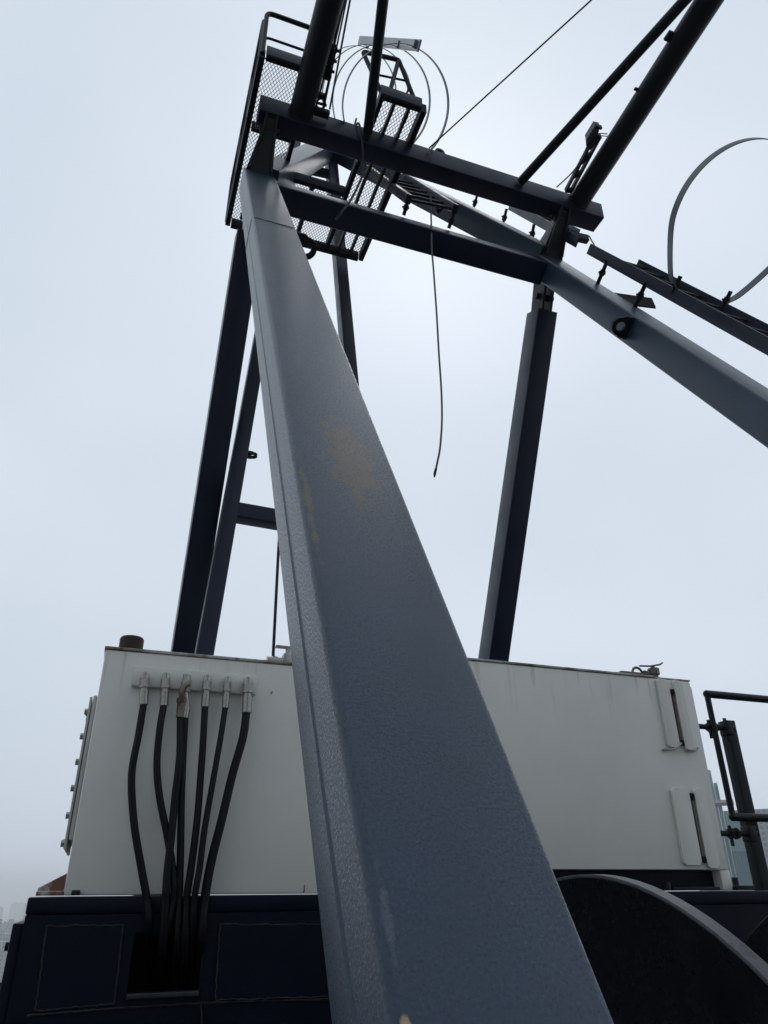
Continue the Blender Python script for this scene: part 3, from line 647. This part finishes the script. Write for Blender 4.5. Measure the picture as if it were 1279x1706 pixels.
# valve on the lid near the leg
bm = B_(); P = hY(462, 1092, TY+.05); c = V((P.x, TY+.1, lzt+.01))
cyl(bm, c, c+V((0, 0, .045)), 0.012, 12); cyl(bm, c+V((-.03, 0, .03)), c+V((.06, 0, .03)), 0.016, 12); box(bm, c+V((.03, -.02, 0)), c+V((.07, .02, .06)), 0.006); cyl(bm, c+V((.05, 0, .06)), c+V((.05, 0, .085)), 0.010, 8); box(bm, c+V((0, -.012, .082)), c+V((.10, .012, .09)), 0.002)
finish(bm, 'ball_valve', M['zinc'], lt)

# ------------------------------------------------------------------ hoses
def z5(x, y): return (x/2.558, 1040+y/2.558)
hoses = [
 ('leftmost hose, bowing out widest to the left', [(612, 335), (590, 470), (565, 600), (560, 700), (572, 860), (600, 1030), (625, 1170), (637, 1300), (630, 1460)], 0.0115, 241),
 ('second hose from the left, curving right under its fitting', [(698, 340), (680, 450), (668, 600), (680, 740), (712, 900), (737, 1060), (738, 1170), (700, 1330), (650, 1520)], 0.0112, 276),
 ('hose on the rusty elbow fitting, running straight down', [(768, 392), (765, 560), (745, 740), (730, 900), (712, 1060), (705, 1170), (690, 1400), (680, 1540)], 0.0115, 303),
 ('hose half hidden behind the one on the rusty elbow', [(788, 400), (778, 600), (772, 760), (768, 1000), (762, 1170), (750, 1400), (745, 1550)], 0.0112, 311),
 ('straight hose under the fourth fitting from the left', [(873, 345), (865, 500), (855, 640), (840, 830), (815, 1030), (795, 1170), (785, 1400), (780, 1560)], 0.0112, 345),
 ('slender hose under the fifth fitting from the left', [(960, 350), (940, 480), (905, 680), (870, 880), (850, 1040), (828, 1170), (815, 1350), (810, 1560)], 0.0098, 379),
 ('thickest hose, rightmost, sweeping down to the left', [(1050, 370), (1035, 480), (990, 640), (945, 830), (900, 1010), (872, 1170), (857, 1350), (845, 1560)], 0.0138, 413)]
for i, (lab, px, r, fxp) in enumerate(hoses):
    n = len(px); pts = []
    for k, p in enumerate(px):
        t = k/(n-1)
        yy = TY-0.046 if k == 0 else TY-0.055-0.018*math.sin(t*3.0)-0.010*(i % 3)
        if t > 0.66: yy = min(yy, FY-0.022-0.008*(i % 3))
        if k == n-1: yy = FY+0.16
        if k == n-2 and t > .8: yy = FY-0.012
        pts.append(hY(*z5(*p), yy))
    pts[-1] = V((pts[-1].x, pts[-1].y, pts[-1].z))
    t = thing('hydraulic_hose', pts[0], 'black rubber hydraulic hose: '+lab, 'hose', 'black hoses hanging from the left tank')
    bm = B_(); tube(bm, catmull(pts, 8), r, 14); finish(bm, 'hose', M['rubber'], t, smooth=60)
    fy = TY-0.045
    top = hY(fxp, {241: 1126, 276: 1127, 303: 1150, 311: 1129, 345: 1131, 379: 1133, 413: 1136}[fxp], fy)
    end = pts[0]; ax = (end-top).normalized(); Ln = (end-top).length
    bm = B_()
    fm = 'zinc'
    if fxp == 303:
        fm = 'rusty_zinc'
        e1 = V((top.x, fy-0.015, top.z)); e2 = hY(311, 1144, fy)
        tube(bm, catmull([e2, e2+V((0, -.012, .004)), e1+V((0, -.01, 0.006)), e1+V((-.002, -.01, -.02)), end+V((0, 0, .035))]), 0.009, 12)
        cyl(bm, end+V((0, 0, .044)), end+V((0, 0, .060)), 0.019, 6); cyl(bm, end+V((0, 0, .034)), end+V((0, 0, .044)), 0.015, 14); cyl(bm, end-V((0, 0, .004)), end+V((0, 0, .034)), 0.0145, 14)
    elif fxp == 311:
        end = hY(311, 1178, fy); top = hY(311, 1129, fy)
        cyl(bm, top, V((top.x, TY-.02, top.z)), 0.011, 8); cyl(bm, top+V((0, 0, .010)), top-V((0, 0, .012)), 0.014, 8); cyl(bm, top-V((0, 0, .012)), top-V((0, 0, .05)), 0.017, 6)
        cyl(bm, top-V((0, 0, .05)), end, 0.0115, 14); cyl(bm, end, pts[0], 0.0125, 14)
    else:
        s = r/0.0115
        cyl(bm, top-ax*0.004, V((top.x, TY-.02, top.z+.004)), 0.011*s, 10)
        cyl(bm, top-ax*0.010, top+ax*0.008, 0.012*s, 12, r2=0.0150*s); cyl(bm, top+ax*0.008, top+ax*0.034, 0.0165*s, 6)
        cyl(bm, top+ax*0.034, top+ax*0.040, 0.0175*s, 14); cyl(bm, top+ax*0.040, top+ax*0.052, 0.0125*s, 14)
        cyl(bm, top+ax*0.052, end+ax*0.006, 0.0146*s, 16)
    finish(bm, 'fitting', M[fm], t)

# ------------------------------------------------------------------ right tank
rx1 = hY(1182, 1300, TY).x; rzt = z_at(1000, 1121); rzb = z_at(1050, 1449)
rt = thing('hydraulic_tank', (1.7, 2.9, 0), 'off-white steel tank on the right with two slotted sight gauges', 'tank')
bm = B_(); box(bm, (0.875, TY, rzb), (rx1, 3.5, rzt), 0.006); finish(bm, 'shell', M['tank'], rt)
xl = hY(1090, 1135, TY).x
bm = B_(); box(bm, (0.87, TY-.005, rzt+.001), (xl, 3.51, rzt+.010), 0.003); box(bm, (xl+.001, TY+.0, rzt+.001), (rx1+.004, 3.51, rzt+.007), 0.002); finish(bm, 'lid', M['tank_lip'], rt)
for a_, b_ in (((rx1-0.035, TY+.004, 0.0), (rx1+.012, TY+.09, rzb-.001)), ((0.88, TY+.004, 0.0), (0.95, TY+.09, rzb-.001))):
    bm = B_(); box(bm, a_, b_, 0.003); finish(bm, 'support_foot', M['tank'], rt)
bm = B_(); box(bm, (rx1+.001, TY+.01, rzb+.002), (rx1+.012, 3.4, rzt-.02), 0.002); finish(bm, 'side_plate', M['tank'], rt)
bm = B_(); P = hY(1220, 1478, TY); box(bm, (rx1+.013, TY-.02, 0), (rx1+.10, TY+.05, 0.016), 0.003); cyl(bm, (rx1+.04, TY+.015, .016), (rx1+.04, TY+.015, .045), 0.012, 8); box(bm, (rx1-.30, TY-.03, 0), (rx1-.08, TY-.005, 0.012), 0.002); cyl(bm, (rx1-.32, TY-.02, 0), (rx1-.32, TY-.02, .03), 0.012, 8)
finish(bm, 'clamp_block', M['black_steel'], rt)
def gauge(slotT, slotB, lf, rf, gm, lab, lip=True, top=None):
    """sight gauge: tube in a slot between two raised guards"""
    A, Bb = hY(*slotT, TY), hY(*slotB, TY); xc = (A.x+Bb.x)/2
    def gp(x0, x1, z0, z1, d=0.013): 
        bmm = B_(); r = 0.011; pts = []
        for (cx_, cz_, a0) in ((x1-r, z1-r, 0), (x0+r, z1-r, 90), (x0+r, z0+r, 180), (x1-r, z0+r, 270)):
            for i in range(6): a = R(a0+18*i); pts.append((cx_+r*math.cos(a), TY-.001, cz_+r*math.sin(a)))
        plate(bmm, pts, (0, -1, 0), d)
        ed = [e for e in bmm.edges if all(abs(v.co.y-(TY-.001-d)) < 1e-5 for v in e.verts)]
        bmesh.ops.bevel(bmm, geom=ed, offset=0.006, segments=3, profile=0.5, affect='EDGES'); return bmm
    zt = top or A.z+0.035
    bmm = gp(xc-lf-0.013, xc-0.013, Bb.z-0.02, zt); g1 = finish(bmm, 'gauge_guard', M['tank'], rt)
    bmm = gp(xc+0.013, xc+0.013+rf, Bb.z-0.03, zt); finish(bmm, 'gauge_guard', M['tank'], rt)
    bmm = B_(); tube(bmm, [(xc-lf-0.014, TY-.003, Bb.z-.01), (xc-lf-0.014, TY-.003, zt-.01)], 0.0035, 6); finish(bmm, 'weld_bead', M['weld_white'], g1)
    bmm = B_(); cyl(bmm, (xc, TY-.009, Bb.z+.01), (xc, TY-.009, A.z-.01), 0.0045, 12); o = finish(bmm, 'sight_tube', M[gm], rt); o['label'] = lab
    bmm = B_(); box(bmm, (xc-.0125, TY-.004, Bb.z-.01), (xc+.0125, TY-.001, A.z+.02)); finish(bmm, 'gauge_slot', M['black_steel'], o)
    for z in (A.z+.004, Bb.z-.002):
        bmm = B_(); cyl(bmm, (xc, TY-.018, z), (xc, TY-.004, z), 0.0095, 8); cyl(bmm, (xc, TY-.018, z-.012), (xc, TY-.018, z+.012), 0.006, 6); finish(bmm, 'gauge_fitting', M['black_steel'], o)
    if lip:
        bmm = B_(); tube(bmm, catmull([(xc-.10, TY-.004, Bb.z-.034), (xc-.05, TY-.02, Bb.z-.030), (xc-.012, TY-.02, Bb.z-.004)]), 0.005, 6); tube(bmm, catmull([(xc+.012, TY-.02, Bb.z-.030), (xc+.05, TY-.02, Bb.z-.032), (xc+.085, TY-.004, Bb.z-.018)]), 0.005, 6); finish(bmm, 'drip_lip', M['tank_lip'], rt)
bm = B_(); box(bm, (0.951, TY+.05, 0.0), (rx1-.036, TY+.4, rzb-.001)); finish(bm, 'dark_gap_fill', M['navy_dark'], rt)  # added dark block, stands in for the shaded gap under the tank
gauge((1117, 1156), (1133, 1238), 0.06, 0.046, 'glass', 'upper dark red sight tube', True, rzt-0.004)
gauge((1150, 1330), (1169, 1432), 0.085, 0.06, 'glass_green', 'lower pale green sight tube', False)
bm = B_(); P = hY(1072, 1128, TY+.08); c = V((P.x-.02, TY+.08, rzt+.01))
box(bm, c+V((-.12, -.03, 0)), c+V((0, .05, .028)), 0.008); box(bm, c+V((.05, -.025, 0)), c+V((.11, .025, .014)), 0.004)
cyl(bm, c+V((.08, 0, .014)), c+V((.08, 0, .03)), 0.018, 12); cyl(bm, c+V((.08, 0, .03)), c+V((.08, 0, .058)), 0.026, 8); cyl(bm, c+V((.08, 0, .058)), c+V((.08, 0, .066)), 0.010, 8)
tube(bm, [c+V((-.01+.026*math.cos(t), 0, .03+.026*math.sin(t))) for t in [2*math.pi*i/16 for i in range(16)]], 0.006, 6, closed=True)
cyl(bm, c+V((.02, -.01, .03)), c+V((.045, .0, .03)), 0.014, 8); tube(bm, [c+V((0, -.01, .062)), c+V((.06, -.01, .066)), c+V((.115, -.01, .078)), c+V((.13, -.01, .088))], 0.004, 6)
finish(bm, 'relief_valve', M['old_metal'], rt)

# ------------------------------------------------------------------ winch drum in front of the right tank
wd = thing('winch_drum', (1.5, 1.53, -1.5), 'large black winch drum flange with a worn bright rim below the right tank', 'winch')
DC = V((0, 1.53, -0.77)); DR = 0.803
def lathe_x(bm, prof, seg=128, mi=None):
    rg = []
    for k in range(seg):
        a = 2*math.pi*k/seg; rg.append([bm.verts.new((x, DC.y+r*math.cos(a), DC.z+r*math.sin(a))) for x, r in prof])
    for k in range(seg):
        for j in range(len(prof)-1):
            f = bm.faces.new((rg[k][j], rg[(k+1) % seg][j], rg[(k+1) % seg][j+1], rg[k][j+1]))
            if mi: f.material_index = mi[j]
bm = B_(); lathe_x(bm, [(0.985, 0.001), (0.985, 0.14), (1.0, 0.15), (1.0, DR-.010), (0.998, DR-.007), (0.998, DR-.003), (0.999, DR), (1.030, DR), (1.033, DR-.003), (1.033, 0.3)], mi=[0, 0, 0, 0, 1, 1, 1, 0, 0])
fl = finish(bm, 'flange', [M['flange'], M['flange_rim']], wd)
bm = B_(); lathe_x(bm, [(1.044, 0.42), (1.86, 0.42)], 64); finish(bm, 'barrel', M['flange'], wd)
bm = B_(); lathe_x(bm, [(1.861, 0.3), (1.861, DR-.003), (1.864, DR), (1.90, DR), (1.90, 0.001)], 96); finish(bm, 'flange', [M['flange']], wd)
bm = B_()
for k in range(20):
    x = 1.06+0.04*k; tube(bm, [(x+0.02*(i/32), DC.y+0.44*math.cos(2*math.pi*i/32), DC.z+0.44*math.sin(2*math.pi*i/32)) for i in range(32)], 0.019, 6, closed=True)
finish(bm, 'wound_rope', M['rope'], wd)
for x in (0.93, 1.95):
    bm = B_(); plate(bm, [(x, 1.2, -1.5), (x, 1.86, -1.5), (x, 1.62, -0.66), (x, 1.44, -0.66)], XX, 0.03); finish(bm, 'bearing_stand', M['navy_dark'], wd)

# ------------------------------------------------------------------ guard rail at the right
GY = 3.0
gr = thing('guard_rail', hY(1230, 1480, GY), 'blackish green guard rail bolted beside the right tank at the right edge', 'railing')
gx = lambda x, y, Y=GY: hY(x, y, Y)
a = gx(1176, 1156); zt2 = a.z; b = gx(1222, 1361); zb2 = b.z; xg = (a.x+b.x)/2
bm = B_(); tube(bm, bend([(xg, GY, zb2), (xg, GY, zt2)], .01), 0.0145, 12); tube(bm, [(xg, GY, zt2), (xg+2.2, GY, zt2)], 0.0195, 12); tube(bm, [(xg, GY, zb2), (xg+2.2, GY, zb2)], 0.0195, 12)
bmesh.ops.create_uvsphere(bm, u_segments=12, v_segments=8, radius=0.0198, matrix=Matrix.Translation((xg, GY, zt2))); bmesh.ops.create_uvsphere(bm, u_segments=12, v_segments=8, radius=0.0198, matrix=Matrix.Translation((xg, GY, zb2)))
finish(bm, 'rail_loop', M['black_paint'], gr, smooth=60)
P = gx(1210, 1202, GY+.06); bm = B_(); member(bm, (P.x, GY+.06, -0.01), (P.x, GY+.06, P.z), 0.058, 0.058, up=YY, r=0.004); finish(bm, 'post', M['black_paint'], gr)
bm = B_(); member(bm, (P.x+1.3, GY+.06, -0.01), (P.x+1.3, GY+.06, P.z), 0.058, 0.058, up=YY, r=0.004); finish(bm, 'post', M['black_paint'], gr)
for yy_, px in ((1212, 1166), (1388, 1200)):
    z = gx(1190, yy_, GY+.02).z; x0 = gx(px, yy_, GY+.02).x; bm = B_()
    cyl(bm, (x0-.12, GY+.02, z), (P.x, GY+.02, z), 0.013, 12); cyl(bm, (x0+.05, GY+.02, z), (x0+.072, GY+.02, z), 0.024, 6); cyl(bm, (x0+.06, GY+.02, z-.055), (x0+.06, GY+.02, z+.035), 0.009, 6)
    cyl(bm, (x0+.085, GY+.02, z), (x0+.10, GY+.02, z), 0.026, 6); box(bm, (P.x-.07, GY-.01, z-.035), (P.x-.03, GY+.05, z+.035), 0.004); cyl(bm, (P.x-.05, GY+.02, z-.06), (P.x-.05, GY+.02, z+.05), 0.010, 6)
    finish(bm, 'standoff_bolt', M['black_steel'], gr)

# ------------------------------------------------------------------ city far below
def facade(name, wall, glass, sx=3.2, sz=3.1, gm=0.2):
    m = bpy.data.materials.new(name); m.use_nodes = True; n = m.node_tree.nodes; l = m.node_tree.links; b = n['Principled BSDF']
    t = n.new('ShaderNodeTexCoord'); s = n.new('ShaderNodeSeparateXYZ'); l.new(t.outputs['Object'], s.inputs[0])
    def mth(op, a, c):
        k = n.new('ShaderNodeMath'); k.operation = op
        for i, v in enumerate((a, c)):
            if v is None: continue
            if isinstance(v, (int, float)): k.inputs[i].default_value = v
            else: l.new(v, k.inputs[i])
        return k.outputs[0]
    h = mth('FRACT', mth('DIVIDE', mth('ADD', s.outputs[0], s.outputs[1]), sx), None); v = mth('FRACT', mth('DIVIDE', s.outputs[2], sz), None)
    w_ = mth('MULTIPLY', mth('GREATER_THAN', h, gm), mth('GREATER_THAN', v, 0.35))
    x = n.new('ShaderNodeMix'); x.data_type = 'RGBA'; x.inputs[6].default_value = (*wall, 1); x.inputs[7].default_value = (*glass, 1)
    l.new(w_, x.inputs[0]); l.new(x.outputs[2], b.inputs['Base Color']); b.inputs['Roughness'].default_value = 0.6
    return m
FM = [facade('pale_block', (0.38, 0.38, 0.37), (0.08, 0.10, 0.12), 3.4, 3.0, 0.45), facade('grey_block', (0.22, 0.23, 0.25), (0.06, 0.07, 0.09), 3.0, 3.0, 0.4), facade('beige_block', (0.32, 0.29, 0.25), (0.07, 0.08, 0.1), 4.0, 3.2, 0.5)]
GG = facade('green_glass', (0.24, 0.40, 0.40), (0.10, 0.24, 0.25), 2.4, 45.0, 0.35)
def tower(x, y, w, d, h, m, name='apartment_block', parts=True):
    bm = B_(); box(bm, (-w/2, -d/2, 0), (w/2, d/2, h)); box(bm, (-w*.2, -d*.2, h), (w*.15, d*.2, h+3.5)); box(bm, (-w/2+.3, -d/2+.3, h), (-w/2+.8, d/2-.3, h+1.1)) 
    fr = Matrix.Translation((x, y, GZ)); return finish(bm, name, m, None, fr, smooth=0)
protos = [tower(0, 0, w_, d_, h_, FM[i % 3]) for i, (w_, d_, h_) in enumerate(((22, 16, 46), (16, 16, 66), (34, 14, 36), (26, 18, 80), (18, 14, 28), (40, 16, 54)))]
GL = 'hazy apartment block in the grey city below the horizon'
def azpt(az, dist): return (dist*math.sin(az), dist*math.cos(az))
k = 0
def px_az(px): d = ray(px, 1545); return math.atan2(d.x, d.y)
spots = []
for (p0, p1, nn) in ((-160, 90, 110), (1190, 1420, 60)):
    a0, a1 = px_az(p0), px_az(p1)
    for i in range(nn):
        dist = 750*math.exp(random.random()*1.7); spots.append((a0+(a1-a0)*random.random(), dist))
for i, (az, dist) in enumerate(spots):
    pr = protos[i % 6]; o = pr if i < 6 else pr.copy()
    if i >= 6: C.objects.link(o)
    x, y = azpt(az, dist); o.location = (x, y, GZ-random.random()*12); o.rotation_euler = (0, 0, random.random()*0.5-az)
    tag(o, GL, 'building', 'apartment blocks of the hazy city')
# taller landmark at the far left, glass towers at the right
az = px_az(-34); x, y = azpt(az, 3300); o = tower(x, y, 36, 30, 90+112, FM[1], 'high_rise'); tag(o, 'lone faint high-rise standing above the skyline at the left edge', 'building')
D = 260
t = thing('glass_tower', (*azpt(px_az(1196), D), GZ), 'stepped greenish glass tower seen between the right tank and the rail post', 'building')
ax0 = px_az(1215)
def gz(px, py):
    d = ray(px, py); return d.z/math.hypot(d.x, d.y)*D
for (pa, pb, py, nm) in ((1150, 1207, 1283, 'upper_block'), (1207.5, 1214, 1303, 'middle_block'), (1214.5, 1247, 1350, 'lower_block')):
    A_ = ray(pa, 1400); B2 = ray(pb, 1400); A_ = A_*(D/math.hypot(A_.x, A_.y)); B2 = B2*(D/math.hypot(B2.x, B2.y)); hz_ = gz((pa+pb)/2, py)
    u = (V((B2.x-A_.x, B2.y-A_.y, 0))); back = V((-u.y, u.x, 0)).normalized()*18
    bm = B_(); b0 = V((A_.x, A_.y, GZ)); plate(bm, [b0, b0+u, b0+u+back, b0+back], ZZ, hz_-GZ)
    for q in range(1, 8): # vertical fins
        p = b0+u*(q/8); f_ = -back.normalized()*0.5; member(bm, p+f_, p+f_+V((0, 0, hz_-GZ-1)), 0.35, 0.5, up=back.normalized(), r=0.02, seg=1)
    finish(bm, nm, GG, t, smooth=0)
bm = B_(); A_ = ray(1188, 1338); A_ = A_*(D*.995/math.hypot(A_.x, A_.y)); B2 = ray(1222, 1337); B2 = B2*(D*.995/math.hypot(B2.x, B2.y)); member(bm, A_, B2, 1.2, 1.6, up=ZZ, r=.1); finish(bm, 'link_bridge', FM[0], t, smooth=0)
x, y = azpt(px_az(1290), 520); o = tower(x, y, 22, 18, 90+42, FM[1], 'high_rise'); o.rotation_euler.z = -px_az(1290); tag(o, 'faint lilac-grey high-rise at the right edge beyond the rail post', 'building')

# ------------------------------------------------------------------ haze
bm = B_(); hb_ = 7000; box(bm, (-hb_, -hb_, GZ-14), (hb_, hb_, 60))
hm = bpy.data.materials.new('haze_air'); hm.use_nodes = True; n = hm.node_tree.nodes
for q in list(n):
    if q.type == 'BSDF_PRINCIPLED': n.remove(q)
pv = n.new('ShaderNodeVolumePrincipled'); pv.inputs['Color'].default_value = (0.985, 0.99, 1.0, 1); pv.inputs['Density'].default_value = 0.0006; pv.inputs['Anisotropy'].default_value = 0.1
hm.node_tree.links.new(pv.outputs[0], n['Material Output'].inputs['Volume'])
tag(finish(bm, 'haze', hm, smooth=0), kind='stuff')
